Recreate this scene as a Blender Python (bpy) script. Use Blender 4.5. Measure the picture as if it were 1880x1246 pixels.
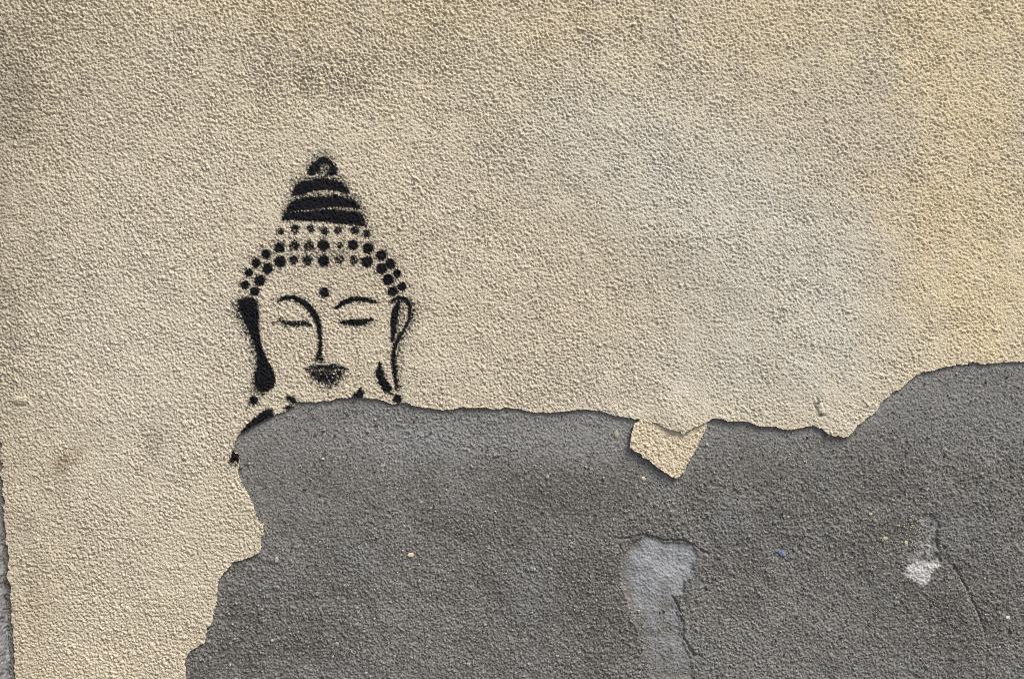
import bpy, math
import numpy as np

# ------------------------------------------------------------------ camera, sky, sun, exposure
scene = bpy.context.scene
for o in list(bpy.data.objects):
    bpy.data.objects.remove(o, do_unlink=True)
C = scene.collection
S = 0.0005            # metres of wall per unit of the wall's own drawing grid
ZC = 1.30             # height of the camera above the pavement
CAM_D = 0.80

cam_data = bpy.data.cameras.new('camera')
cam = bpy.data.objects.new('camera', cam_data); C.objects.link(cam)
cam.location = (0, -CAM_D, ZC)
cam.rotation_euler = (math.radians(90), 0, 0)
cam_data.sensor_width = 36
cam_data.lens = 36 * (CAM_D - 0.003) / (1880 * S)
cam_data.clip_start = 0.02
cam_data.clip_end = 2000
scene.camera = cam

sun_dir = np.array([0.44, -0.36, 0.80]); sun_dir = sun_dir / np.linalg.norm(sun_dir)   # towards the sun
sun_el = math.asin(sun_dir[2])
sun_az = math.atan2(sun_dir[0], sun_dir[1])      # clockwise from +Y
world = bpy.data.worlds.new('World'); scene.world = world; world.use_nodes = True
wn = world.node_tree
sky = wn.nodes.new('ShaderNodeTexSky'); sky.sky_type = 'NISHITA'; sky.sun_disc = False
sky.sun_elevation = sun_el; sky.sun_rotation = sun_az
sky.air_density = 0.8; sky.dust_density = 4.0; sky.ozone_density = 0.6
bg = wn.nodes['Background']; bg.inputs['Strength'].default_value = 0.05
wn.links.new(sky.outputs['Color'], bg.inputs['Color'])

sd = bpy.data.lights.new('sun', 'SUN'); sun = bpy.data.objects.new('sun', sd); C.objects.link(sun)
sd.energy = 1.5; sd.angle = math.radians(22); sd.color = (1.0, 0.96, 0.90)
from mathutils import Vector, Matrix
sun.rotation_euler = Vector(sun_dir).to_track_quat('Z', 'Y').to_euler()
sun.location = (2, -2, 4)

scene.view_settings.view_transform = 'Standard'
scene.view_settings.look = 'None'
scene.view_settings.gamma = 1.0
scene.view_settings.use_curve_mapping = False
scene.view_settings.exposure = 1.58
scene.cycles.filter_width = 0.9
scene.cycles.use_denoising = False

# ------------------------------------------------------------------ numpy helpers
rng = np.random.default_rng(7)
PERM = rng.permutation(4096).astype(np.int32)
GR = rng.uniform(0, 2*np.pi, 4096); GX = np.cos(GR).astype(np.float32); GY = np.sin(GR).astype(np.float32)
RND = rng.uniform(0, 1, (4096, 4)).astype(np.float32)

def hsh(i, j, seed):
    return PERM[(PERM[(i + seed*131) & 4095] + j) & 4095]

def gnoise(x, y, seed=0):
    """gradient noise, about -0.7..0.7"""
    xi = np.floor(x).astype(np.int32); yi = np.floor(y).astype(np.int32)
    fx = (x - xi).astype(np.float32); fy = (y - yi).astype(np.float32)
    u = fx*fx*fx*(fx*(fx*6-15)+10); v = fy*fy*fy*(fy*(fy*6-15)+10)
    def g(a, b):
        h = hsh(xi+a, yi+b, seed)
        return GX[h]*(fx-a) + GY[h]*(fy-b)
    a = g(0,0); b = g(1,0); c = g(0,1); d = g(1,1)
    return (a+(b-a)*u) + ((c+(d-c)*u) - (a+(b-a)*u))*v

def rnoise(x, y, wl, ang, seed):
    c, s_ = math.cos(ang)/wl, math.sin(ang)/wl
    return gnoise(x*c - y*s_ + 3.7*seed, x*s_ + y*c - 1.9*seed, seed)

def fbm(x, y, wl, octs=4, seed=0, gain=0.5):
    s = 0; a = 1.0; t = 0
    for k in range(octs):
        s = s + a*gnoise(x/wl + 17.3*k, y/wl - 9.1*k, seed+k); t += a
        a *= gain; wl *= 0.5
    return s/t*1.4

def domes(x, y, cell, r0, r1, prob, seed):
    """height of scattered rounded granules (max over neighbours) and a random value of the top one"""
    xi = np.floor(x/cell).astype(np.int32); yi = np.floor(y/cell).astype(np.int32)
    best = np.zeros(x.shape, np.float32); val = np.zeros(x.shape, np.float32)
    for a in (-1, 0, 1):
        for b in (-1, 0, 1):
            h = hsh(xi+a, yi+b, seed); R = RND[h]
            cx = (xi+a+R[..., 0])*cell; cy = (yi+b+R[..., 1])*cell
            r = r0 + (r1-r0)*R[..., 2]
            q = 1 - ((x-cx)**2 + (y-cy)**2)/(r*r)
            hh = np.where((q > 0) & (R[..., 3] < prob), np.sqrt(np.maximum(q, 0))*r, 0)
            m = hh > best
            val = np.where(m, (R[..., 2]*7.31) % 1.0, val); best = np.where(m, hh, best)
    return best, val

def sstep(a, b, x):
    t = np.clip((x-a)/(b-a), 0, 1); return t*t*(3-2*t)

def seg_dist(x, y, pts, closed=True):
    d2 = np.full(x.shape, 1e12, np.float32); n = len(pts)
    for i in range(n if closed else n-1):
        ax, ay = pts[i]; bx, by = pts[(i+1) % n]
        ex, ey = bx-ax, by-ay; L = ex*ex+ey*ey + 1e-9
        px = x-ax; py = y-ay
        t = np.clip((px*ex+py*ey)/L, 0, 1)
        np.minimum(d2, (px-t*ex)**2 + (py-t*ey)**2, out=d2)
    return np.sqrt(d2)

def inside(x, y, pts):
    r = np.zeros(x.shape, bool); n = len(pts)
    for i in range(n):
        ax, ay = pts[i]; bx, by = pts[(i+1) % n]
        if ay == by: continue
        c = ((ay > y) != (by > y)) & (x < (bx-ax)*(y-ay)/(by-ay)+ax)
        r ^= c
    return r

def sdf(x, y, pts):
    d = seg_dist(x, y, pts); return np.where(inside(x, y, pts), d, -d)

def stroke(x, y, pts):
    """signed distance of a tapering brush line; pts = (x, y, width)"""
    best = np.full(x.shape, -1e6, np.float32)
    for (ax, ay, aw), (bx, by, bw) in zip(pts[:-1], pts[1:]):
        ex, ey = bx-ax, by-ay; L = ex*ex+ey*ey + 1e-9
        t = np.clip(((x-ax)*ex+(y-ay)*ey)/L, 0, 1)
        d = np.sqrt((x-ax-t*ex)**2+(y-ay-t*ey)**2)
        np.maximum(best, (aw+(bw-aw)*t)*0.5 - d, out=best)
    return best

# ------------------------------------------------------------------ scene helpers
def mat(name):
    m = bpy.data.materials.new(name); m.use_nodes = True
    return m, m.node_tree.nodes, m.node_tree.links

def build(name, V, F, material, parent=None, attrs=None, origin=None, smooth=True):
    """one mesh object from arrays; V is in world metres"""
    if origin is None: origin = np.array([V[:,0].mean(), V[:,1].max(), V[:,2].min()])
    me = bpy.data.meshes.new(name)
    n = F.shape[1]
    me.vertices.add(len(V)); me.vertices.foreach_set('co', (V - origin).astype(np.float32).ravel())
    me.loops.add(F.size); me.loops.foreach_set('vertex_index', F.astype(np.int32).ravel())
    me.polygons.add(len(F))
    me.polygons.foreach_set('loop_start', np.arange(0, F.size, n, dtype=np.int32))
    me.polygons.foreach_set('use_smooth', np.full(len(F), smooth))
    me.update(calc_edges=True)
    for k, a in (attrs or {}).items():
        at = me.attributes.new(k, 'FLOAT', 'POINT'); at.data.foreach_set('value', a.astype(np.float32))
    me.materials.append(material)
    o = bpy.data.objects.new(name, me); C.objects.link(o)
    o.location = origin
    if parent is not None:
        o.parent = parent; o.location = Vector(origin) - parent.location
    return o

def sub(V, F, mask, attrs):
    f = F[mask]; u, inv = np.unique(f, return_inverse=True)
    return V[u], inv.reshape(f.shape), {k: a[u] for k, a in attrs.items()}

def tag(o, label, cat=None, group=None, kind=None):
    o['label'] = label
    if cat: o['category'] = cat
    if group: o['group'] = group
    if kind: o['kind'] = kind
    return o

def wx(px): return (np.asarray(px) - 940)*S
def wz(py): return ZC - (np.asarray(py) - 623)*S

def empty(name, loc):
    o = bpy.data.objects.new(name, None); C.objects.link(o); o.location = loc; o.empty_display_size = 0.05
    return o

# ------------------------------------------------------------------ materials
def N(nodes, t, **kw):
    n = nodes.new(t)
    for k, v in kw.items(): setattr(n, k, v)
    return n
def attr(nodes, name): return N(nodes, 'ShaderNodeAttribute', attribute_name=name).outputs['Fac']
def mixc(nodes, links, fac, a, b, blend='MIX'):
    m = N(nodes, 'ShaderNodeMix', data_type='RGBA', blend_type=blend)
    for sock, v in ((m.inputs['Factor'], fac), (m.inputs['A'], a), (m.inputs['B'], b)):
        if isinstance(v, (float, int)): sock.default_value = v
        elif isinstance(v, tuple): sock.default_value = (*v, 1)
        else: links.new(v, sock)
    return m.outputs['Result']
def noise(nodes, links, vec, scale, detail=3, rough=0.6):
    n = N(nodes, 'ShaderNodeTexNoise'); n.inputs['Scale'].default_value = scale
    n.inputs['Detail'].default_value = detail; n.inputs['Roughness'].default_value = rough
    links.new(vec, n.inputs['Vector']); return n.outputs['Fac']
def ramp(nodes, links, fac, lo, hi, a=0.0, b=1.0):
    m = N(nodes, 'ShaderNodeMapRange'); m.clamp = True
    for k, v in (('From Min', lo), ('From Max', hi), ('To Min', a), ('To Max', b)): m.inputs[k].default_value = v
    links.new(fac, m.inputs['Value']); return m.outputs['Result']

def plaster_material(name, painted=True, core=False):
    m, nd, lk = mat(name)
    b = nd['Principled BSDF']; b.inputs['Roughness'].default_value = 0.93
    b.inputs['Specular IOR Level'].default_value = 0.12
    pos = N(nd, 'ShaderNodeNewGeometry').outputs['Position']
    if core:
        col = mixc(nd, lk, ramp(nd, lk, noise(nd, lk, pos, 400), 0.35, 0.65), (0.42, 0.35, 0.25), (0.56, 0.49, 0.37))
        lk.new(col, b.inputs['Base Color']); return m
    n1 = noise(nd, lk, pos, 5.0, 4); n2 = noise(nd, lk, pos, 55, 4); n3 = noise(nd, lk, pos, 420, 2)
    col = mixc(nd, lk, ramp(nd, lk, n1, 0.35, 0.65), (0.595, 0.522, 0.392), (0.648, 0.582, 0.448))
    col = mixc(nd, lk, attr(nd, 'pale'), col, (0.61, 0.58, 0.49))
    col = mixc(nd, lk, attr(nd, 'warm'), col, (0.735, 0.61, 0.375))
    col = mixc(nd, lk, ramp(nd, lk, n2, 0.3, 0.7, 0.0, 0.16), col, (0.44, 0.39, 0.295))
    col = mixc(nd, lk, ramp(nd, lk, n3, 0.35, 0.7, 0.0, 0.25), col, (0.64, 0.60, 0.49))
    col = mixc(nd, lk, attr(nd, 'grime_dark'), col, (0.15, 0.135, 0.105))
    col = mixc(nd, lk, attr(nd, 'rust'), col, (0.20, 0.125, 0.06))
    col = mixc(nd, lk, attr(nd, 'lip'), col, (0.66, 0.60, 0.46))
    if painted:
        blk = mixc(nd, lk, ramp(nd, lk, n3, 0.4, 0.75), (0.005, 0.0055, 0.008), (0.012, 0.0125, 0.017))
        col = mixc(nd, lk, attr(nd, 'paint'), col, blk)
        rg = N(nd, 'ShaderNodeMapRange'); lk.new(attr(nd, 'paint'), rg.inputs['Value'])
        rg.inputs['To Min'].default_value = 0.93; rg.inputs['To Max'].default_value = 0.75
        lk.new(rg.outputs['Result'], b.inputs['Roughness'])
    lk.new(col, b.inputs['Base Color'])
    bp = N(nd, 'ShaderNodeBump'); bp.inputs['Strength'].default_value = 0.9; bp.inputs['Distance'].default_value = 0.0009
    lk.new(noise(nd, lk, pos, 1000, 2), bp.inputs['Height'])
    bp2 = N(nd, 'ShaderNodeBump'); bp2.inputs['Distance'].default_value = 0.002
    lk.new(attr(nd, 'coarse'), bp2.inputs['Strength']); lk.new(noise(nd, lk, pos, 330, 3), bp2.inputs['Height'])
    lk.new(bp.outputs['Normal'], bp2.inputs['Normal']); lk.new(bp2.outputs['Normal'], b.inputs['Normal'])
    return m

def cement_material(name):
    m, nd, lk = mat(name)
    b = nd['Principled BSDF']; b.inputs['Roughness'].default_value = 0.9
    b.inputs['Specular IOR Level'].default_value = 0.3
    pos = N(nd, 'ShaderNodeNewGeometry').outputs['Position']
    n1 = noise(nd, lk, pos, 5.5, 6); n2 = noise(nd, lk, pos, 28, 4); n3 = noise(nd, lk, pos, 700, 2)
    col = mixc(nd, lk, ramp(nd, lk, n1, 0.36, 0.64), (0.115, 0.109, 0.093), (0.234, 0.232, 0.211))
    col = mixc(nd, lk, ramp(nd, lk, n2, 0.4, 0.7, 0.0, 0.5), col, (0.125, 0.119, 0.106))
    col = mixc(nd, lk, attr(nd, 'fresh'), col, (0.285, 0.283, 0.268))
    col = mixc(nd, lk, attr(nd, 'blue'), col, (0.37, 0.388, 0.41))
    col = mixc(nd, lk, attr(nd, 'lime'), col, (0.66, 0.65, 0.63))
    col = mixc(nd, lk, attr(nd, 'brown'), col, (0.085, 0.066, 0.048))
    # sand grains of different stone, each with its own tone
    v = N(nd, 'ShaderNodeTexVoronoi'); v.inputs['Scale'].default_value = 800; lk.new(pos, v.inputs['Vector'])
    sp = N(nd, 'ShaderNodeSeparateColor'); lk.new(v.outputs['Color'], sp.inputs['Color'])
    cov = N(nd, 'ShaderNodeMath', operation='MAXIMUM'); lk.new(attr(nd, 'blue'), cov.inputs[0]); lk.new(attr(nd, 'lime'), cov.inputs[1])
    inv_ = ramp(nd, lk, cov.outputs[0], 0.0, 0.8, 1.0, 0.2)
    def times(a):
        t = N(nd, 'ShaderNodeMath', operation='MULTIPLY'); lk.new(a, t.inputs[0]); lk.new(inv_, t.inputs[1]); return t.outputs[0]
    col = mixc(nd, lk, times(ramp(nd, lk, sp.outputs['Red'], 0.66, 0.98, 0.0, 0.7)), col, (0.42, 0.41, 0.38))
    col = mixc(nd, lk, times(ramp(nd, lk, sp.outputs['Green'], 0.68, 0.98, 0.0, 0.7)), col, (0.05, 0.046, 0.041))
    col = mixc(nd, lk, ramp(nd, lk, n3, 0.3, 0.7, 0.0, 0.3), col, (0.09, 0.085, 0.078))
    lk.new(col, b.inputs['Base Color'])
    bp = N(nd, 'ShaderNodeBump'); bp.inputs['Strength'].default_value = 0.6; bp.inputs['Distance'].default_value = 0.0006
    lk.new(noise(nd, lk, pos, 1000, 2), bp.inputs['Height']); lk.new(bp.outputs['Normal'], b.inputs['Normal'])
    return m

def plain_material(name, c1, c2, scale=300, rough=0.85):
    m, nd, lk = mat(name); b = nd['Principled BSDF']; b.inputs['Roughness'].default_value = rough
    pos = N(nd, 'ShaderNodeNewGeometry').outputs['Position']
    lk.new(mixc(nd, lk, ramp(nd, lk, noise(nd, lk, pos, scale, 4), 0.35, 0.65), c1, c2), b.inputs['Base Color'])
    bp = N(nd, 'ShaderNodeBump'); bp.inputs['Strength'].default_value = 0.6; bp.inputs['Distance'].default_value = 0.0008
    lk.new(noise(nd, lk, pos, scale*2, 3), bp.inputs['Height']); lk.new(bp.outputs['Normal'], b.inputs['Normal'])
    return m

M_PLASTER = plaster_material('cream_plaster')
M_CORE = plaster_material('plaster_core', core=True)
M_CEMENT = cement_material('grey_cement_render')
M_PIER = plain_material('pale_concrete', (0.12, 0.12, 0.122), (0.26, 0.26, 0.265), 160)
M_GROUND = plain_material('asphalt_paving', (0.075, 0.072, 0.068), (0.12, 0.115, 0.108), 60)
M_BRICK = plain_material('dark_mortar', (0.05, 0.045, 0.04), (0.09, 0.08, 0.07), 120)

# ------------------------------------------------------------------ the ragged edge of the plaster (wall drawing units)
EDGE = [(340,1246),(338,1215),(347,1197),(360,1189),(374,1181),(377,1165),(379,1152.5),(387,1147),(391,1130),(395,1115),(396,1092),(399.5,1068),
 (409.5,1052),(427,1032.6),(440,1028),(452,1025.5),(466,1020),(477.5,1013),(478,998),(479.6,986),(483,978),(484.6,963),(474,954),(467.5,939.6),(465,925),
 (452,904),(440,882),(436,864),(438,846.5),(439,834),(431,831),(428,824),(430,812),(438,798),(446,793),(454.6,789),(468,780),(482,772),(502,763),
 (516,757),(528,752),(536,748),(541,742),(549,737),(564,738),(578,737.5),(591,736),(604,735),(618,731.5),(640,729),(662,730),(686.5,731.5),(700,735),(708,738),
 (721,742),(731,741),(745,738),(753,742),(761.5,745.5),(780,748),(796,750.5),(818,753),(838,750.5),(852,747),(870.6,748.5),(887,747.5),(898,749),(909,752),
 (920,749.5),(931,748.5),(948,750),(963.6,752.5),(984,757),(1000,757.6),(1018,757),(1040,755),(1060,753.5),(1080,751),(1109,757),(1128,762),(1143.6,766),(1157,767),
 (1170,770),(1180,773.5),(1197.5,773.5),(1207,777),(1222.6,786),(1240,791),(1248.6,792),(1252.5,797),(1256,795),(1263,790),(1278.5,782),(1298,774.5),(1309,768),(1323,769),
 (1340,773.5),(1356,773.5),(1369,773),(1376.6,775.5),(1384,779),(1396,783),(1410,783),(1423.6,783),(1436,786),(1446,788),(1460,787.5),(1470.6,786),(1484,783),(1495.5,781.6),
 (1506.6,786.6),(1517.7,795),(1531.5,800.4),(1548,802.6),(1557,800),(1564.7,795),(1571,787),(1575.8,781),(1589.6,768.6),(1600,762),(1611.7,753.4),(1617,742),(1627,733),(1639.4,721.6),
 (1653,714.7),(1667,702),(1679,693),(1692,684),(1711,681.5),(1730.7,674.6),(1748,671),(1766.6,669),(1780,667),(1791.5,665.4),(1804,667.5),(1816,667),(1834,665.5),(1852.4,664),(1880,663.5),
 (1925,659),(1980,668),(2060,650),(2150,672),(2300,660),(2600,720),(3200,690),(4000,760),(6600,740)]
LOW = [(336,1262),(322,1290),(318,1330),(290,1370),(296,1430),(262,1490),(250,1560),(270,1660),(230,1760),(215,1900),(240,2100),(205,2400),(215,3223)]
def xleft(py): return 26 - (1246 - py)*0.066
TOP = -3300.0
POLY = [(xleft(3223), 3223)] + LOW[::-1] + EDGE + [(6600, TOP), (xleft(TOP), TOP)]

def axis(lo, hi, step, lo2, hi2, ratio=1.16):
    mid = np.arange(lo, hi+step*0.5, step)
    def grow(start, end, sg):
        out = []; s = step; p = start
        while (end-p)*sg > 0:
            s = min(s*ratio, 160); p = p + sg*s; out.append(p)
        out[-1] = end
        return out
    a = grow(lo, lo2, -1)[::-1]; b = grow(mid[-1], hi2, 1)
    return np.array(a + list(mid) + b)

STEP = 1.5
gx = axis(-24, 1904, STEP, -330, 6600, 1.3); gy = axis(-26, 1272, STEP, TOP, 3223, 1.3)
NX, NY = len(gx), len(gy)
sx = np.gradient(gx); sy = np.gradient(gy)
X, Y = np.meshgrid(gx, gy); X = X.astype(np.float32); Y = Y.astype(np.float32)
cell = np.maximum(np.abs(sx)[None, :], np.abs(sy)[:, None]).astype(np.float32)
fine = np.clip(1 - (cell-STEP)/5.0, 0, 1)
coarse = (1 - fine)*0.9

D = sdf(X, Y, POLY)                         # positive inside the plaster
near = np.abs(D) < 40
jit = fbm(X[near], Y[near], 17, 3, 3)*3.0 + rnoise(X[near], Y[near], 4.0, 0.5, 9)*1.5
D[near] += jit*fine[near]
# left joint is more crumbled
lj = (np.abs(X - xleft(Y)) < 30)
D[lj] += (fbm(X[lj], Y[lj], 26, 4, 33)*9 - 1.5)

# snap grid corners lying close to the broken line onto it
gyD, gxD = np.gradient(D, gy, gx)
gl = np.sqrt(gxD**2+gyD**2)+1e-6
snap = np.abs(D) < 0.58*cell*1.0
PX = np.where(snap, X - D*gxD/gl/np.maximum(gl, 0.6), X); PY = np.where(snap, Y - D*gyD/gl/np.maximum(gl, 0.6), Y)
Ds = np.where(snap, 0, D)

idx = np.arange(NX*NY).reshape(NY, NX)
Q = np.stack([idx[:-1,:-1], idx[1:,:-1], idx[1:,1:], idx[:-1,1:]], -1).reshape(-1, 4)   # faces look to -Y (the street)

# ------------------------------------------------------------------ plaster relief
def plaster_grain(x, y):
    x = x*1.13; y = y*1.13
    wxx = x + 1.5*gnoise(x/7, y/7, 21) ; wyy = y + 1.5*gnoise(x/9+5, y/9+8, 22)
    n = 0.42*rnoise(wxx, wyy, 7.5, 0.5, 1) + 0.75*rnoise(wxx, wyy, 4.3, 1.1, 2) + 0.95*rnoise(wxx, wyy, 3.1, 0.2, 3)
    d, _ = domes(wxx*0.88-wyy*0.47, wxx*0.47+wyy*0.88, 4.0, 1.0, 2.5, 0.8, 5)
    d2, _ = domes(wxx*0.6-wyy*0.8, wxx*0.8+wyy*0.6, 13, 2.0, 4.4, 0.35, 8)
    p = sstep(0.18, 0.46, rnoise(wxx, wyy, 4.1, 0.65, 6)) + 0.8*sstep(0.30, 0.5, rnoise(wxx, wyy, 6.5, 1.3, 7))
    grit = np.random.default_rng(99).normal(0, 0.20, x.shape).astype(np.float32)
    return n*1.3 + d*0.45 + d2*0.32 - p*1.8 + grit        # drawing units
def plaster_amp(x, y):
    a = 1.05 + 0.5*fbm(x, y, 260, 3, 41) + 0.6*fbm(x, y, 46, 3, 43)
    a += 0.30*sstep(420, 60, x)*sstep(900, 500, y) + 0.40*sstep(260, 40, y)*sstep(1500, 900, x) - 0.22*sstep(900, 1500, x)*sstep(250, 500, y)
    a += 0.75*np.exp(-((x-590)/120)**2-((y-140)/45)**2)
    return np.clip(a, 0.35, 1.9)

grain = plaster_grain(X, Y)*fine
amp = plaster_amp(X, Y)
und = fbm(X, Y, 320, 3, 51)*4.2*(0.45+0.55*sstep(0, 140, D)) + fbm(X, Y, 60, 2, 55)*0.9
Dc = np.maximum(D, 0)
lift = np.clip(0.5 + 2.4*fbm(X, Y, 130, 2, 61), 0, 3)*np.exp(-Dc/22) + 5.0*np.exp(-((X-1250)**2+(Y-778)**2)/(2*36**2)) + 2.6*np.exp(-((X-1548)**2+(Y-790)**2)/(2*28**2))
lift = np.where(np.abs(X-xleft(Y)) < 60, 0.3, lift)
lump = 2.2*np.exp(-(((X-1508)/6)**2+((Y-752)/11)**2)) - 3.6*np.exp(-(((X-1502+gnoise(Y/11,X/40,88)*9)/3.0)**2+((Y-743)/12)**2)) - 4*np.exp(-(((X-1508)/5)**2+((Y-763)/3.5)**2))
lump += 2.6*np.exp(-(((X-33)/11)**2+((Y-735)/6)**2)) - 1.8*np.exp(-(((X-38)/9)**2+((Y-745)/4)**2))
H = 3.7 + und + lift + lump + grain*amp*(1 - 0.35*np.exp(-Dc/4))
V = np.stack([wx(PX), -H*S, wz(PY)], -1).reshape(-1, 3)

# colour fields of the plaster: old yellow coat showing, washed streaks, dirt, darker left edge
def blob(cx, cy, rx, ry, rot=0):
    c, s = math.cos(math.radians(rot)), math.sin(math.radians(rot))
    u = ((X-cx)*c+(Y-cy)*s)/rx; v = (-(X-cx)*s+(Y-cy)*c)/ry
    return np.exp(-(u*u+v*v))
mot = fbm(X, Y, 150, 4, 81)
drip = fbm(X*7.0, Y, 240, 3, 82)             # run marks down the wall
warm = 0.62*sstep(1560, 1800, X + 90*mot + 40*drip) + 0.28*blob(1860, 560, 160, 150) + 0.42*blob(1560, 0, 480, 110) + 0.36*blob(560, 0, 360, 60) + 0.24*blob(700, 190, 260, 70) + 0.2*blob(1000, 60, 500, 90)
warm = np.clip(warm*(1 + 0.9*mot + 0.5*drip) + 0.08 + 0.18*mot, 0, 0.85)
pale = np.clip((0.9*blob(1180, 290, 330, 130, 25) + 1.1*blob(1440, 520, 220, 170, 40) + 0.6*blob(1300, 690, 330, 80) + 0.6*blob(200, 640, 230, 420))*(1+0.8*mot+0.7*drip), 0, 1)
blotch_n = fbm(X, Y, 70, 4, 84)
grime_dark = 0.34*blob(585, 158, 100, 28, 5)*np.clip(0.5+1.8*fbm(X, Y, 24, 3, 83), 0, 1.6) + 0.30*blob(285, 810, 20, 42, 12) + (0.10*blob(60, 130, 300, 190) + 0.34*blob(-30, 420, 110, 700) + 0.10*blob(600, 40, 260, 80) + 0.12*blob(120, 1000, 150, 200))*np.clip(0.9+0.7*blotch_n+0.5*drip, 0, 2) + 0.14*blob(1290, 530, 110, 60, 30)*np.clip(0.7+1.6*blotch_n, 0, 2) + 0.10*blob(1250, 690, 260, 50)*np.clip(0.4+2*blotch_n, 0, 2)  # dirt blotches, plus mottled darkening towards the left edge and upper left
grime_dark = np.clip(grime_dark + 0.10*np.clip(mot+0.5*blotch_n, 0, 1) + 0.75*np.exp(-(((X-1502+gnoise(Y/11,X/40,88)*9)/2.6)**2+((Y-744)/13)**2)) + 0.7*np.exp(-(((X-1507)/4.5)**2+((Y-762)/3.5)**2)), 0, 0.9)  # also darker in random mottles and in the lump's slit and pit
rust = np.clip(0.55*blob(128, 838, 30, 12, -28)*(1+1.6*fbm(X, Y, 20, 3, 85)) + 0.3*blob(108, 862, 16, 9, -20) + 0.12*blob(60, 1120, 16, 130), 0, 0.7)
lip = sstep(3.4, 0.6, Dc)*np.clip(0.6+1.6*fbm(X, Y, 50, 2, 87), 0, 0.95)*(D > -2)
lip = np.where(np.abs(X-xleft(Y)) < 40, 0, lip)

# ------------------------------------------------------------------ the stencil: every cut-out of the template
def z1(p): return [(400+q[0]/4.615, 270+q[1]/4.615) + tuple(w/4.615 for w in q[2:]) for q in p]
def z2(p): return [(400+q[0]/3.665, 520+q[1]/3.665) + tuple(w/3.665 for w in q[2:]) for q in p]
SH = []   # name, kind, points, weight
def poly(name, pts, w=1.0): SH.append((name, 'p', pts, w))
def line(name, pts, w=1.0): SH.append((name, 's', pts, w))
def dot(name, c, w=1.0): SH.append((name, 'c', [c], w))
poly('topknot_tip', z1([(748,230),(775,160),(830,112),(868,86),(905,88),(962,120),(1000,180),(1006,230),(965,244),(880,236),(790,240)]), 0.95)
poly('topknot_band', z1([(620,405),(650,330),(700,292),(800,272),(900,264),(1000,282),(1060,312),(1112,378),(1095,390),(1000,368),(900,358),(780,375),(720,405),(660,412)]), 0.98)
poly('topknot_band', z1([(572,555),(608,475),(650,450),(750,425),(900,418),(1050,420),(1140,440),(1190,490),(1207,527),(1120,512),(1000,506),(880,512),(760,530),(640,545)]), 1.0)
poly('topknot_band', z1([(543,617),(558,565),(600,548),(700,552),(800,545),(900,532),(1000,532),(1120,542),(1217,567),(1240,610),(1256,669),(1150,655),(1000,642),(850,628),(700,618)]), 1.0)
for c in [(528,712,30,.8),(652,692,37,.85),(785,693,33,.8),(902,710,33,.85),(1016,703,34,.85),(1160,705,37,.9),(1260,735,33,.85),
          (520,850,44,.95),(650,832,41,.85),(770,835,41,.82),(893,832,52,.92),(1035,832,31,.75),(1143,830,44,.92),(1272,858,47,.95),(1385,918,45,1),(1460,990,42,1),(1515,1068,34,1),(1558,1182,38,1),
          (405,905,40,1),(322,980,40,1),(258,1062,33,1),(228,1168,36,1),
          (525,970,48,.95),(640,955,38,.85),(758,958,44,.85),(893,962,49,.92),(1025,948,42,.72),(1150,955,38,.78),(1265,972,48,.92),(1385,1030,46,1),(1442,1122,46,1),(1480,1220,42,1),
          (418,1028,44,1),(352,1128,46,1),(310,1220,40,1)]:
    dot('curl_dot', (400+c[0]/4.615, 270+c[1]/4.615, c[2]/4.615), c[3])
dot('forehead_dot', (594.5, 537, 9.0), 0.95)
poly('ear', z2([(140,150),(150,110),(190,92),(235,100),(262,125),(268,200),(270,280),(277,360),(292,430),(322,510),(357,570),(382,630),(377,690),(330,725),(285,730),(250,690),(245,620),(265,560),(262,500),(240,400),(205,310),(165,230)]), 1.05)
line('nose_line', z2([(400,120,8),(450,98,22),(510,96,26),(570,125,32),(620,170,36),(655,220,36),(678,280,28),(686,350,22),(689,420,20),(684,475,24),(668,498,22),(705,512,12)]), 0.98)
line('eyebrow', z2([(795,165,18),(840,130,28),(900,108,32),(960,105,28),(1020,115,20),(1065,130,8)]), 0.95)
line('eye_line', z2([(415,245,8),(450,265,22),(510,272,30),(570,268,28),(620,278,10)]), 0.9)
line('eye_line', z2([(825,262,10),(880,262,30),(930,265,42),(985,258,32),(1030,240,10)]), 0.97)
line('upper_lip', z2([(590,580,10),(640,566,28),(690,562,34),(730,572,36),(790,562,34),(870,578,8)]), 0.82)
poly('lower_lip', z2([(612,596),(700,588),(760,592),(856,582),(822,640),(770,670),(720,678),(670,660)]), 0.86)
line('ear_outline', z2([(1218,128,18),(1192,180,38),(1182,260,38),(1178,340,28),(1172,388,14)]), 1.0)
line('ear_outline', z2([(1165,125,12),(1210,98,24),(1260,105,26),(1290,150,24),(1287,230,18),(1255,310,16),(1215,370,26),(1187,430,26),(1180,500,28),(1188,580,28),(1195,650,22),(1198,710,10)]), 0.95)
line('earlobe', z2([(1088,545,12),(1085,600,44),(1105,660,52),(1130,700,54),(1150,712,40)]), 1.0)
dot('neck_dot', (464.9, 734.7, 8.0), 1.0)
dot('neck_dot', (729.6, 731.5, 8.0), 1.0)
poly('collar_mark', z2([(900,770),(925,735),(965,705),(982,740),(960,780)]), 0.92)
poly('collar_mark', z2([(462,762),(500,765),(535,805),(500,810)]), 1.0)
poly('collar_mark', z2([(445,842),(480,822),(515,826),(480,858)]), 0.9)
poly('collar_mark', z2([(112,1085),(150,1005),(200,948),(270,888),(330,848),(362,850),(378,890),(300,950),(200,1010),(140,1060)]), 1.05)
poly('collar_mark', z2([(82,1192),(100,1120),(150,1150),(145,1198)]), 1.05)

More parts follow.
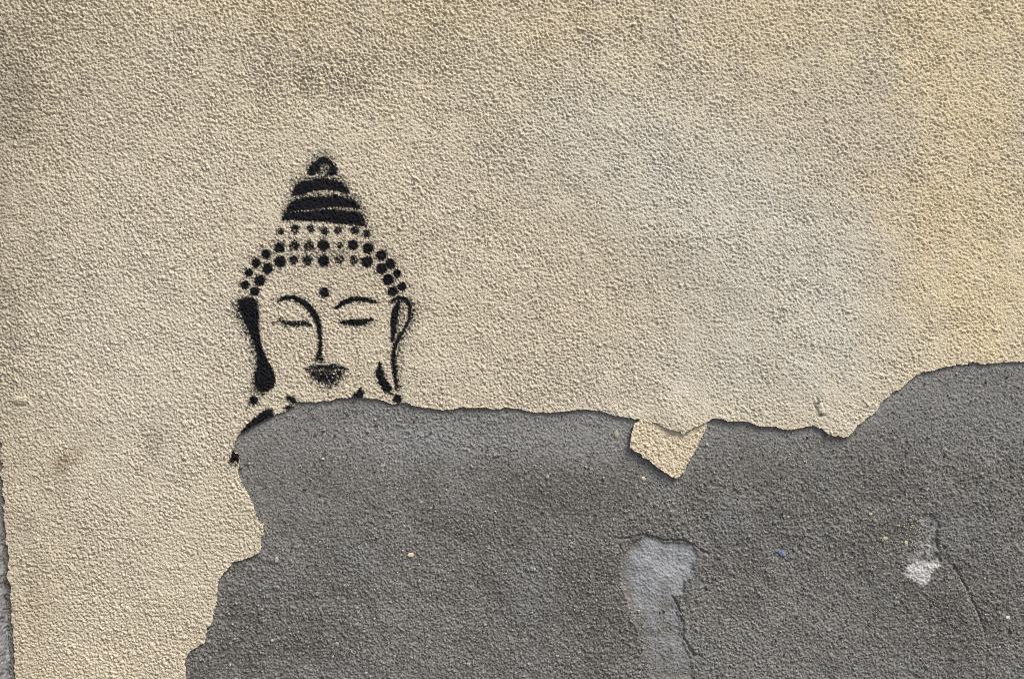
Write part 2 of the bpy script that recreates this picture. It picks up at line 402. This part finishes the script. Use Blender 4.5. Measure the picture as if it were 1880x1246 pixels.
win = (X > 395) & (X < 790) & (Y > 255) & (Y < 870)
wx_, wy_ = X[win], Y[win]
g_ = grain[win]; g_ = (g_ - g_.mean())/(g_.std()+1e-6)
edge_j = 0.9*gnoise(wx_/3.4, wy_/3.4, 91) + 0.4*gnoise(wx_/8, wy_/8, 92)
spk = gnoise(wx_/3.1, wy_/3.1, 93)
ux, uy = wx_-595, wy_-560; ul = np.sqrt(ux*ux+uy*uy)+1e-6; um = np.minimum(1, ul/130)/ul; ux, uy = ux*um, uy*um   # paint creeps outwards under the card
dens = np.zeros(wx_.shape, np.float32); who = np.full(wx_.shape, -1, np.int32); over = np.zeros(wx_.shape, np.float32)
def shape_sdf(kd, pts, x, y):
    if kd == 'p': return sdf(x, y, pts)
    if kd == 's': return stroke(x, y, pts)
    return pts[0][2] - np.sqrt((x-pts[0][0])**2 + (y-pts[0][1])**2)
for k, (nm, kd, pts, w) in enumerate(SH):
    s = shape_sdf(kd, pts, wx_, wy_)
    for sh_, wt in ((3, 0.86), (6, 0.76), (10, 0.62), (14, 0.48), (19, 0.34)):
        over = np.maximum(over, wt*w*(0.62 if kd == 'c' else 0.92)*sstep(-3.5, 1.5, shape_sdf(kd, pts, wx_-ux*sh_, wy_-uy*sh_)))
    dk = sstep(-4.6, 3.0, s + (0.1 if kd == 'c' else 0.8) + edge_j)*w
    if nm == 'topknot_tip': dk = dk*(1 - 0.95*np.exp(-(((wx_-596)/6.5)**2 + ((wy_-308)/8.0)**2)) - 0.6*np.exp(-(((wx_-586)/8)**2 + ((wy_-321)/4)**2)))
    if nm == 'lower_lip': dk = dk - 0.42*np.clip(gnoise(wx_/4.5, wy_/4.5, 95)-0.12, 0, 1)*3
    who = np.where(dk > dens, k, who); dens = np.maximum(dens, dk)
    over = np.maximum(over, 0.6*np.exp(-np.maximum(-s, 0)/5.0)*w)
# thin mist between the bands and in the rows of dots
mist = 0.62*np.exp(-(((wx_-598)/52)**2 + ((wy_-388)/12)**2)) + 0.42*np.exp(-(((wx_-596)/70)**2+((wy_-466)/17)**2)) + 0.5*np.exp(-(((wx_-594)/34)**2 + ((wy_-358)/8)**2)) + 0.25*np.exp(-(((wx_-594)/26)**2 + ((wy_-320)/12)**2))
dd = np.maximum(dens, np.maximum(over*0.80, mist))
hp = g_*0.14 + spk*0.66
paint_w = np.clip(sstep(0.26, 0.72, dd + hp*np.where(dens > 0.9, 0.42, 1.0)), 0, 0.997)
paint_w = np.maximum(paint_w, 0.55*np.clip(over-0.15, 0, 1)*np.clip(0.5+1.1*spk, 0, 1))
paint = np.zeros(X.shape, np.float32); paint[win] = paint_w
owner = np.full(X.shape, -1, np.int32); owner[win] = np.where(dens > 0.30, who, -1)

A = dict(warm=warm, pale=pale, grime_dark=grime_dark, rust=rust, lip=lip, paint=paint, coarse=coarse)
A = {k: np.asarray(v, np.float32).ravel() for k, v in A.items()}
Df = Ds.ravel(); keep = (Df[Q].min(1) >= 0)
Qp = Q[keep]
ow = owner.ravel()[Qp]; fo = ow.max(1); fo = np.where((ow >= 0).sum(1) >= 2, fo, -1)

v, f, a = sub(V, Qp, fo < 0, A)
plaster = build('plaster_coat', v, f, M_PLASTER, attrs=a, origin=np.array([0.0, 0.0, 0.0]))
tag(plaster, 'rough cream plaster coat broken off along a ragged lower edge', 'plaster')

# broken rim: the thickness of the coat
E = np.concatenate([Qp[:, [0,1]], Qp[:, [1,2]], Qp[:, [2,3]], Qp[:, [3,0]]])
key = np.sort(E, 1); key = key[:,0].astype(np.int64)*(NX*NY) + key[:,1]
_, first, cnt = np.unique(key, return_index=True, return_counts=True)
be = E[first[cnt == 1]]
be = be[(np.abs(Df[be]) < 1e-6).all(1)]
u, inv = np.unique(be, return_inverse=True); inv = inv.reshape(be.shape)
nu = len(u); P0 = V[u]; rx = PX.ravel()[u]; ry = PY.ravel()[u]
gxu = (gxD/gl).ravel()[u]; gyu = (gyD/gl).ravel()[u]
def ring(back, inset):
    p = P0.copy(); p[:,1] += back*S; p[:,0] += inset*gxu*S; p[:,2] -= inset*gyu*S
    return p
j1 = gnoise(rx/5, ry/5, 97)
R1 = ring(1.1, -0.4 + 1.2*j1); R2 = ring(3.4, 0.9 + 1.6*j1)
RV = np.concatenate([P0, R1, R2])
rf = np.concatenate([np.stack([inv[:,1]+k*nu, inv[:,0]+k*nu, inv[:,0]+(k+1)*nu, inv[:,1]+(k+1)*nu], 1) for k in (0, 1)])
rim = build('broken_edge', RV, rf, M_CORE, plaster, smooth=False)
rim['label'] = 'thin broken rim of the cream plaster coat'

# ------------------------------------------------------------------ grey cement render below the coat
c_keep = (D.ravel()[Q].min(1) < 70) & (X.ravel()[Q].min(1) > -30)
def z7(p): return [(1080+q[0]/4.073, 940+q[1]/4.073) + tuple(w/4.073 for w in q[2:]) for q in p]
def z8(p): return [(1560+q[0]/3.6, 900+q[1]/3.6) + tuple(w/3.6 for w in q[2:]) for q in p]
PATCH = z7([(340,225),(380,190),(440,182),(500,195),(560,222),(640,222),(720,225),(780,252),(820,300),(822,345),(790,450),(735,515),(712,610),(650,650),(680,740),(700,840),(690,940),(740,1010),(770,1080),(790,1250),(480,1250),(400,1000),(330,760),(270,600),(235,450),(270,320)])
HOLE = z8([(480,180),(560,155),(600,220),(592,330),(602,430),(622,470),(540,492),(440,456),(396,462),(408,408),(456,380),(478,300),(500,240)])
LIME = z8([(363,548),(390,500),(452,465),(520,492),(612,484),(614,500),(560,528),(532,600),(496,645),(440,608),(390,585)])
CRACK = z8([(612,458,2),(690,495,6),(740,580,9),(800,700,10),(860,830,11),(900,930,10),(912,1040,8),(905,1180,6),(912,1300,5),(930,1500,3)])
GROOVE = z7([(640,640,3),(680,720,9),(712,830,9),(700,940,6),(760,1010,10),(790,1060,9),(860,1085,3)])
LEDGE = z7([(230,200,2),(320,196,4),(380,178,9),(440,175,11),(500,190,11),(560,214,11),(640,215,10),(720,215,10),(780,243,9),(860,290,9),(905,315,3)])
cm = (D < 80).ravel()
cx_, cy_ = X.ravel()[cm], Y.ravel()[cm]; cf = fine.ravel()[cm]
warp1 = 5*gnoise(cx_/16, cy_/16, 101); warp2 = 5*gnoise(cx_/16+9, cy_/16+4, 102)
s_patch = sdf(cx_+warp1, cy_+warp2, PATCH); s_hole = sdf(cx_+warp1*.8, cy_+warp2*.8, HOLE); s_lime = sdf(cx_+warp1*.8, cy_+warp2*.8, LIME)
s_crack = stroke(cx_+warp1*.9, cy_+warp2*.9, CRACK); s_groove = stroke(cx_+warp1*.9, cy_+warp2*.9, GROOVE); s_ledge = stroke(cx_+warp1*.3, cy_+warp2*.3, LEDGE)
rough = np.clip(0.36 + 0.9*fbm(cx_, cy_, 300, 3, 111) + 0.7*sstep(840, 1010, cy_ + (cx_-900)*0.12) + 0.3*sstep(1450, 1750, cx_)*sstep(800, 950, cy_), 0.2, 1.6)
ru, rv = cx_*0.83-cy_*0.55, cx_*0.55+cy_*0.83
d1, v1 = domes(ru, rv, 3.3, 0.95, 2.2, 0.78, 113)
d2, v2 = domes(ru, rv, 11, 2.0, 4.2, 0.34, 115)
n_ = 0.7*rnoise(cx_, cy_, 6.2, 0.4, 116) + 1.3*rnoise(cx_, cy_, 2.8, 1.0, 117) + 0.6*rnoise(cx_, cy_, 15, 0.7, 118)
pits = -2.0*(s_patch < 2)*(s_lime < 0)*sstep(0.36, 0.55, rnoise(cx_, cy_, 5.6, 0.9, 119))*sstep(0.0, 0.3, rough-0.5)
smooth_in = sstep(-3, 6, s_patch)
ch = (np.random.default_rng(98).normal(0, 0.2, cx_.shape) + d1*(0.5+0.35*np.clip(rough, 0, 1)) + n_*0.58*rough + d2*0.32*rough + pits)*cf*(1 - 0.35*smooth_in)
ch += fbm(cx_, cy_, 240, 3, 121)*1.6 + fbm(cx_, cy_, 60, 2, 122)*1.7*rough*sstep(4, -30, D.ravel()[cm])
fadeb = sstep(1190, 1010, cy_)
# recess below the little overhang, shallow elsewhere
ch -= 3.6*sstep(-1.5, 4.5, s_patch)*(0.35+0.65*fadeb) 
ch -= 2.6*sstep(-2.5, 1.5, s_ledge + 3*gnoise(cx_/14, cy_/14, 126))
ch -= 2.8*sstep(-3, 1.0, s_groove + 2.5*gnoise(cx_/13, cy_/13, 127))
ch -= 3.0*sstep(-3.5, 3, s_hole)*(1+0.5*gnoise(cx_/12, cy_/12, 125))
ch -= 2.6*sstep(-2.5, 1.2, s_crack + 4*gnoise(cx_/13, cy_/13, 128) + 0.3)
# the piece left of the crack sits a little prouder and falls away to the right of it
xr = np.interp(cy_, [p[1] for p in CRACK], [p[0] for p in CRACK])
ch += 2.2*sstep(-90, 0, cx_-xr)*(cx_ < xr)*sstep(1040, 1090, cy_) 
CH = np.full(NX*NY, 0, np.float32); CH[cm] = ch
dp = D.ravel()
CH -= 1.6*sstep(-8, 26, dp)          # tucked a little deeper under the coat
CV = np.stack([wx(X.ravel()), -CH*S, wz(Y.ravel())], -1)
def full(z):
    o = np.zeros(NX*NY, np.float32); o[cm] = z; return o
m2 = fbm(cx_, cy_, 180, 4, 131)
fresh = np.clip(0.75*np.exp(-(((cx_-1040)/190)**2+((cy_-820)/48)**2)) + 0.65*np.exp(-(((cx_-720)/230)**2+((cy_-810)/45)**2)) + 0.25*np.exp(-(((cx_-1420)/110)**2+((cy_-1180)/80)**2)) + 0.35*sstep(40, 5, -D.ravel()[cm])*0.6 + 0.30*sstep(900, 760, cy_) + 0.55*m2, 0, 0.9)
blue = np.clip(0.95*sstep(-2, np.where(cx_ < 1180, 18, 5), s_patch)*(0.25+0.75*np.exp(-(((cx_-1215)/62)**2+((cy_-1035)/52)**2))*1.0 + 0.10 + 0.7*gnoise(cx_/22, cy_/22, 134))*sstep(1320, 1100, cy_) + 0.42*np.clip(fbm(cx_, cy_, 150, 4, 133)-0.02, 0, 1) + 0.10*sstep(880, 770, cy_) + 0.16*np.exp(-(((cx_-500)/60)**2+((cy_-1040)/60)**2)), 0, 0.95)
lime = np.clip(sstep(-2, 3, s_lime)*(0.95+0.8*gnoise(cx_/9, cy_/9, 135)) + 0.55*sstep(-1, 3, s_hole)*np.clip(0.45+1.5*gnoise(cx_/11, cy_/11, 136), 0, 1), 0, 0.95)
brown = np.clip(0.40*sstep(-3, 1, s_ledge) + 0.3*sstep(-5, 1, s_groove) + 0.2*sstep(-2.5, 1, s_crack) + 0.5*np.exp(-(((cx_-1678)/5)**2+((cy_-1019)/8)**2)) + 0.22*np.clip(fbm(cx_, cy_, 60, 3, 137)-0.1, 0, 1)*rough, 0, 0.8)  # dark brown along ledge, groove and crack, one spot, random blotches
CA = dict(fresh=full(fresh), blue=full(blue), lime=full(lime), brown=full(brown))
reg = np.zeros(NX*NY, np.int8)
reg[np.flatnonzero(cm)[(s_patch > 0) & (cy_ < 1130)]] = 1
reg[np.flatnonzero(cm)[(s_hole > 0)]] = 2
reg[np.flatnonzero(cm)[(s_lime > 0)]] = 3
Qc = Q[c_keep]; fr = reg[Qc].max(1)
v, f, a = sub(CV, Qc, fr == 0, CA)
cement = build('cement_wall', v, f, M_CEMENT, attrs=a, origin=np.array([0.0, 0.0, 0.0]))
tag(cement, 'bare grey cement wall exposed where the cream plaster has fallen off', 'wall')
for r, nm, lb in ((1, 'smooth_patch', 'smooth bluish grey hollow with a small overhanging top edge'),
                  (2, 'chipped_hole', 'shallow chipped hole with greyish white dust'),
                  (3, 'lime_patch', 'small chalky white lime patch')):
    v, f, a = sub(CV, Qc, fr == r, CA)
    o = build(nm, v, f, M_CEMENT, cement, attrs=a); o['label'] = lb

# solid masonry behind both coats
def box(x0, x1, y0, y1, z0, z1):
    v = np.array([(x, y, z) for x in (x0, x1) for y in (y0, y1) for z in (z0, z1)], float)
    f = np.array([(0,1,3,2), (4,6,7,5), (0,4,5,1), (2,3,7,6), (0,2,6,4), (1,5,7,3)]); return v, f
v, f = box(wx(-330)-0.02, wx(6600), 0.012, 0.30, 0.0, float(wz(TOP)))
build('masonry_core', v, f, M_BRICK, cement, smooth=False)

# ------------------------------------------------------------------ the stencilled face
stencil = empty('stencil_painting', Vector((float(wx(595)), -0.003, float(wz(850)))))
tag(stencil, 'black spray paint stencil of a serene face with closed eyes and tall ribbed topknot', 'graffiti')
for k, (nm, kd, pts, w) in enumerate(SH):
    m = fo == k
    if m.sum() < 3: continue
    v, f, a = sub(V, Qp, m, A)
    build(nm, v, f, M_PLASTER, stencil, attrs=a)

# ------------------------------------------------------------------ loose plaster flake slipped down below the edge
FL = [(1080+x/5.19, 680+y/5.19) for x, y in [(404,640),(412,590),(428,545),(440,505),(470,490),(520,440),(640,430),(900,440),(1090,455),(1142,478),(1128,560),(1082,640),(1042,730),(1005,790),(960,862),(935,915),(915,965),(880,1000),(852,1034),(825,1020),(790,1012),(745,980),(700,948),(660,925),(620,892),(600,868),(575,845),(545,838),(520,828),(505,800),(488,785),(460,778),(440,764),(395,735),(398,690)]]
fs = 1.6
fxx = np.arange(1148, 1308, fs); fyy = np.arange(752, 886, fs)
FX, FY = np.meshgrid(fxx, fyy); FX = FX.astype(np.float32); FY = FY.astype(np.float32)
FD = sdf(FX, FY, FL) + 0.9*gnoise(FX/4, FY/4, 141) + 0.8*gnoise(FX/9, FY/9, 142)
fgy, fgx = np.gradient(FD, fyy, fxx); fgl = np.sqrt(fgx**2+fgy**2)+1e-6
fsn = np.abs(FD) < 0.58*fs
FPX = np.where(fsn, FX-FD*fgx/fgl, FX); FPY = np.where(fsn, FY-FD*fgy/fgl, FY); FDs = np.where(fsn, 0, FD)
fi = np.arange(FX.size).reshape(FX.shape)
FQ = np.stack([fi[:-1,:-1], fi[1:,:-1], fi[1:,1:], fi[:-1,1:]], -1).reshape(-1, 4)
FQ = FQ[FDs.ravel()[FQ].min(1) >= 0]
tiltf = 1.0 + 3.3*(FY-775)/105 - 2.0*(FX-1225)/80 + 1.6*((FX-1225)/70)**2
FH = np.clip(tiltf, 0.3, 9) + 2.2 + plaster_grain(FX+733, FY+211)*1.1
FV = np.stack([wx(FPX), -FH*S, wz(FPY)], -1).reshape(-1, 3)
zero = np.zeros(FX.size, np.float32)
FA = dict(warm=zero+0.45, pale=zero, grime_dark=zero+0.02, rust=zero, paint=zero, coarse=zero, lip=(sstep(2.5, .5, np.maximum(FD, 0))*0.4).ravel())
E = np.concatenate([FQ[:, [0,1]], FQ[:, [1,2]], FQ[:, [2,3]], FQ[:, [3,0]]])
key = np.sort(E, 1); key = key[:,0].astype(np.int64)*FX.size + key[:,1]
_, first, cnt = np.unique(key, return_index=True, return_counts=True)
be = E[first[cnt == 1]]; u, inv = np.unique(be, return_inverse=True); inv = inv.reshape(be.shape); nu = len(u)
v, f, a = sub(FV, FQ, np.ones(len(FQ), bool), FA)
fo_ = np.array([float(wx(1240)), -0.004, float(wz(880))])
flake = build('plaster_flake', v, f, M_PLASTER, attrs=a, origin=fo_)
tag(flake, 'loose yellowish plaster flake hanging point down below the broken edge', 'plaster flake')
P0 = FV[u]; P1 = P0.copy(); P1[:,1] += 2.6*S; P1[:,0] += 0.8*S*(fgx/fgl).ravel()[u]; P1[:,2] -= 0.8*S*(fgy/fgl).ravel()[u]
cen = P1.mean(0)
bv = np.concatenate([P0, P1]); bf = np.stack([inv[:,1], inv[:,0], inv[:,0]+nu, inv[:,1]+nu], 1)
build('broken_edge', bv, bf, M_CORE, flake, smooth=False)
bk = np.concatenate([P1, cen[None]]); bf = np.stack([inv[:,1], inv[:,0], np.full(len(inv), nu)], 1)
build('back_face', bk, bf, M_CORE, flake, smooth=False)

# ------------------------------------------------------------------ concrete pier at the left
n1, n2 = 60, 700
ty = np.concatenate([np.linspace(0.011, -0.032, 40), np.linspace(-0.036, -0.22, 20)])
tz = np.concatenate([np.linspace(TOP, 700, 80)[:-1], np.arange(700, 1330, 1.6), np.linspace(1340, 3223, 60)])
TY, TZ = np.meshgrid(ty, tz)
h = fbm(TY/S, TZ, 26, 4, 151)*3.2 + gnoise(TY/S/5, TZ/5, 152)*1.4 + gnoise(TY/S/2.8, TZ/2.8, 153)*0.9
h += 3.5*np.exp(-((TY/S+4)/5)**2)*fbm(TY*0, TZ, 40, 3, 154)
PXX = xleft(TZ) - 10.0 + h*2.0
pv = np.stack([wx(PXX), TY, wz(TZ)], -1).reshape(-1, 3)
ii = np.arange(TY.size).reshape(TY.shape)
pf = np.stack([ii[:-1,:-1], ii[1:,:-1], ii[1:,1:], ii[:-1,1:]], -1).reshape(-1, 4)[:, ::-1]
pier = build('concrete_pier', pv, pf, M_PIER, origin=np.array([float(wx(-10)), 0.0, 0.0]))
tag(pier, 'weathered pale grey concrete pier edge at the lower left of the plaster', 'pier')
# its front and outer side, following the same lean
fz = tz[::10]; a0 = np.stack([wx(xleft(fz)-6.0), np.full(len(fz), -0.2195), wz(fz)], -1)
b0 = a0.copy(); b0[:,0] = wx(-900); c0 = b0.copy(); c0[:,1] = 0.011
q = np.concatenate([a0, b0, c0]); n = len(fz); k = np.arange(n-1)
qf = np.concatenate([np.stack([k, k+n, k+1+n, k+1], 1), np.stack([k+n, k+2*n, k+1+2*n, k+1+n], 1)])
build('pier_front', q, qf, M_PIER, pier, smooth=False)

# ------------------------------------------------------------------ sand grains standing out of the cement
def ico(r):
    t = (1+5**.5)/2
    v = np.array([(-1,t,0),(1,t,0),(-1,-t,0),(1,-t,0),(0,-1,t),(0,1,t),(0,-1,-t),(0,1,-t),(t,0,-1),(t,0,1),(-t,0,-1),(-t,0,1)], float)
    f = np.array([(0,11,5),(0,5,1),(0,1,7),(0,7,10),(0,10,11),(1,5,9),(5,11,4),(11,10,2),(10,7,6),(7,1,8),(3,9,4),(3,4,2),(3,2,6),(3,6,8),(3,8,9),(4,9,5),(2,4,11),(6,2,10),(8,6,7),(9,8,1)])
    return v/np.linalg.norm(v[0])*r, f
iv, if_ = ico(1.0)
def cement_y(px, py):
    i = np.clip(np.searchsorted(gx, px), 0, NX-1); j = np.clip(np.searchsorted(gy, py), 0, NY-1)
    return CV[j*NX+i, 1], D[j, i]
cnt_ = 6500
gpx = rng.uniform(340, 1915, cnt_*2); gpy = rng.uniform(670, 1285, cnt_*2)
gyv, gd = cement_y(gpx, gpy)
spf = full(np.maximum(np.maximum(s_patch + np.where(cy_ > 1120, -50, 0), s_lime), -50) + 100).reshape(NY, NX)
ok = (gd < -4) & (spf[np.clip(np.searchsorted(gy, gpy), 0, NY-1), np.clip(np.searchsorted(gx, gpx), 0, NX-1)] < 98)
gpx, gpy, gyv = gpx[ok][:cnt_], gpy[ok][:cnt_], gyv[ok][:cnt_]
n = len(gpx)
rad = np.clip(rng.lognormal(math.log(1.25), 0.38, n), 0.7, 3.6)
gv = iv[None]*rad[:,None,None]*rng.uniform(0.65, 1.3, (n, 1, 3))*(1+rng.uniform(-.18, .18, (n, 12, 1)))*S
ang = rng.uniform(0, 6.28, n); ca, sa = np.cos(ang)[:,None], np.sin(ang)[:,None]
gv = np.stack([gv[...,0]*ca-gv[...,2]*sa, gv[...,1], gv[...,0]*sa+gv[...,2]*ca], -1)
gv += np.stack([wx(gpx), gyv, wz(gpy)], -1)[:,None,:]
gf = (if_[None] + 12*np.arange(n)[:,None,None]).reshape(-1, 3)
tone = np.repeat(rng.uniform(0, 1, n), 12)
m_, nd, lk = mat('sand_grain'); b = nd['Principled BSDF']; b.inputs['Roughness'].default_value = 0.55
cr = N(nd, 'ShaderNodeValToRGB'); lk.new(attr(nd, 'tone'), cr.inputs['Fac'])
cr.color_ramp.interpolation = 'CONSTANT'
els = cr.color_ramp.elements; els[0].color = (0.075, 0.068, 0.06, 1); els[1].position = 0.36; els[1].color = (0.16, 0.155, 0.148, 1)
for p_, c_ in ((0.62, (0.27, 0.26, 0.245)), (0.86, (0.34, 0.33, 0.30)), (0.95, (0.44, 0.43, 0.40)), (0.965, (0.26, 0.20, 0.12)), (0.985, (0.13, 0.065, 0.055))):
    e = els.new(p_); e.color = (*c_, 1)
lk.new(cr.outputs['Color'], b.inputs['Base Color'])
sg = build('sand_grains', gv.reshape(-1, 3), gf, m_, cement, attrs=dict(tone=tone), smooth=False)
sg['kind'] = 'stuff'

# ------------------------------------------------------------------ small chips and pebbles stuck in the cement
def chip(name, px, py, w, h, rot, c1, c2, label, cat, depth=3.0, seed=0, rough=0.7, out=0.5, group=None):
    r = np.random.default_rng(seed)
    v, f = ico(1.0)
    # one subdivision for a broken-stone outline
    vs = [tuple(p) for p in v]; mid = {}; nf = []
    def md(a, b):
        k = (min(a, b), max(a, b))
        if k not in mid:
            p = (np.array(vs[a])+np.array(vs[b]))/2; vs.append(tuple(p/np.linalg.norm(p))); mid[k] = len(vs)-1
        return mid[k]
    for a, b_, c in f:
        x, y, z = md(a, b_), md(b_, c), md(c, a); nf += [(a, x, z), (b_, y, x), (c, z, y), (x, y, z)]
    v = np.array(vs)*(1+r.uniform(-.2, .2, (len(vs), 1)))
    v = np.sign(v)*np.abs(v)**0.75
    v = v*np.array([w/2, depth/2, h/2])*S
    c, s = math.cos(math.radians(rot)), math.sin(math.radians(rot))
    v = np.stack([v[:,0]*c - v[:,2]*s, v[:,1], v[:,0]*s + v[:,2]*c], -1)
    y0, _ = cement_y(np.array([px]), np.array([py]))
    org = np.array([float(wx(px)), float(y0[0]) - depth*0.5*out*S, float(wz(py))])
    o = build(name, v+org, np.array(nf), plain_material(name+'_material', c1, c2, 900, rough), origin=org, smooth=False)
    return tag(o, label, cat, group)
chip('blue_chip', 1437, 1017, 15, 8, -35, (0.035, 0.075, 0.17), (0.20, 0.27, 0.42), 'tiny blue chip stuck in the grey cement below the hanging flake', 'chip', 4, 1, 0.45, 0.8)
chip('cream_chip', 753, 1020, 12, 8, 8, (0.55, 0.47, 0.32), (0.66, 0.57, 0.42), 'single cream plaster crumb on the open middle of the grey cement', 'chip', 4, 2)
chip('pale_pebble', 507, 1028, 7, 12, -12, (0.30, 0.29, 0.26), (0.40, 0.385, 0.35), 'pale upright pebble in the cement near the left broken edge', 'pebble', 5, 3, 0.7, 0.7)
chip('yellow_crumb', 1627.5, 989, 9, 7, 10, (0.40, 0.36, 0.21), (0.48, 0.43, 0.27), 'yellowish plaster crumb farthest left of the chipped hole', 'chip', 3, 4)
chip('yellow_crumb', 1666.5, 998.5, 7, 10, 5, (0.42, 0.37, 0.22), (0.50, 0.45, 0.29), 'yellowish plaster crumb touching the left side of the chipped hole', 'chip', 3, 5)
chip('yellow_crumb', 1601, 944.5, 7, 5, 20, (0.48, 0.43, 0.27), (0.56, 0.50, 0.33), 'faint yellowish crumb up and left of the chipped hole', 'chip', 2.4, 6)
chip('cream_crumb', 1182, 879, 8, 7, -20, (0.50, 0.46, 0.30), (0.58, 0.53, 0.37), 'small cream crumb below the left side of the hanging flake', 'chip', 2.6, 7)
chip('cream_crumb', 1132, 797, 8, 14, 12, (0.34, 0.32, 0.23), (0.44, 0.41, 0.30), 'dull cream smear of plaster left of the hanging flake', 'chip', 1.6, 8)
chip('cream_crumb', 702, 855, 10, 6, 5, (0.30, 0.28, 0.20), (0.42, 0.39, 0.28), 'dull beige crumb on the cement below the stencilled chin', 'chip', 1.6, 9)
chip('white_stone', 1853, 1135, 8, 6, 10, (0.50, 0.49, 0.46), (0.60, 0.59, 0.56), 'small white stone in the cement right of the long crack', 'pebble', 4, 10)

# fine yellow plaster dust left of the hole and under the lobe of the edge
def dust(name, cx, cy, rx, ry, n, seed, c1, c2, label):
    r = np.random.default_rng(seed)
    px = cx + r.normal(0, rx, n); py = cy + r.normal(0, ry, n); y0, dd_ = cement_y(px, py)
    px, py, y0 = px[dd_ < -5], py[dd_ < -5], y0[dd_ < -5]; n = len(px)
    rad = r.uniform(0.6, 1.7, n)
    g = iv[None]*rad[:,None,None]*r.uniform(.6, 1.3, (n, 1, 3))*S + np.stack([wx(px), y0-0.4*S, wz(py)], -1)[:,None,:]
    ff = (if_[None] + 12*np.arange(n)[:,None,None]).reshape(-1, 3)
    o = build(name, g.reshape(-1, 3), ff, plain_material(name, c1, c2, 900), smooth=False)
    return tag(o, label, 'dust', kind='stuff')
dust('plaster_dust', 1676, 972, 14, 18, 80, 21, (0.44, 0.40, 0.26), (0.56, 0.52, 0.38), 'speckled yellow plaster dust beside the chipped hole')
dust('plaster_dust', 1465, 838, 13, 16, 80, 22, (0.38, 0.36, 0.26), (0.52, 0.49, 0.38), 'speckled pale plaster dust under the right part of the broken edge')

# dry stalk caught under the lobe of the edge
def tube(name, pts, rads, material, label, cat, sides=6):
    pts = [np.array(p, float) for p in pts]; vs = []; fs = []
    for i, p in enumerate(pts):
        t = pts[min(i+1, len(pts)-1)] - pts[max(i-1, 0)]; t /= np.linalg.norm(t)
        a = np.cross(t, (0, 1, 0)); a /= np.linalg.norm(a)+1e-9; b_ = np.cross(t, a)
        for k in range(sides):
            an = 6.2832*k/sides; vs.append(p + rads[i]*(math.cos(an)*a + math.sin(an)*b_))
    for i in range(len(pts)-1):
        for k in range(sides):
            fs.append((i*sides+k, i*sides+(k+1) % sides, (i+1)*sides+(k+1) % sides, (i+1)*sides+k))
    o = build(name, np.array(vs), np.array(fs), material)
    return tag(o, label, cat)
M_STALK = plain_material('dry_stalk', (0.16, 0.12, 0.07), (0.30, 0.24, 0.15), 900)
tube('dry_stalk', [(float(wx(1524)), -0.004, float(wz(797))), (float(wx(1520)), -0.0035, float(wz(801.5))), (float(wx(1515)), -0.002, float(wz(806)))], [0.0006, 0.0005, 0.0003], M_STALK, 'tiny dry stalk poking out under the rounded lobe of the broken edge', 'stalk')

# ------------------------------------------------------------------ pavement (below the picture, throws light back)
n = 24
gx_ = np.concatenate([[-400, -120, -40, -12], np.linspace(-5, 5, n), [12, 40, 120, 400]]); gy_ = np.concatenate([[-400, -120, -40, -14], np.linspace(-6, 0.15, n), [12, 60, 400]])
a_, b_ = np.meshgrid(gx_, gy_); zz = 0.006*gnoise(a_*1.3, b_*1.3, 161)*(np.abs(a_) < 5)*(b_ < -0.5)*(b_ > -6) - 0.004
gvv = np.stack([a_, b_, zz], -1).reshape(-1, 3); ii = np.arange(a_.size).reshape(a_.shape)
gff = np.stack([ii[:-1,:-1], ii[:-1,1:], ii[1:,1:], ii[1:,:-1]], -1).reshape(-1, 4)
g = build('pavement', gvv, gff, M_GROUND, origin=np.zeros(3)); g['kind'] = 'structure'
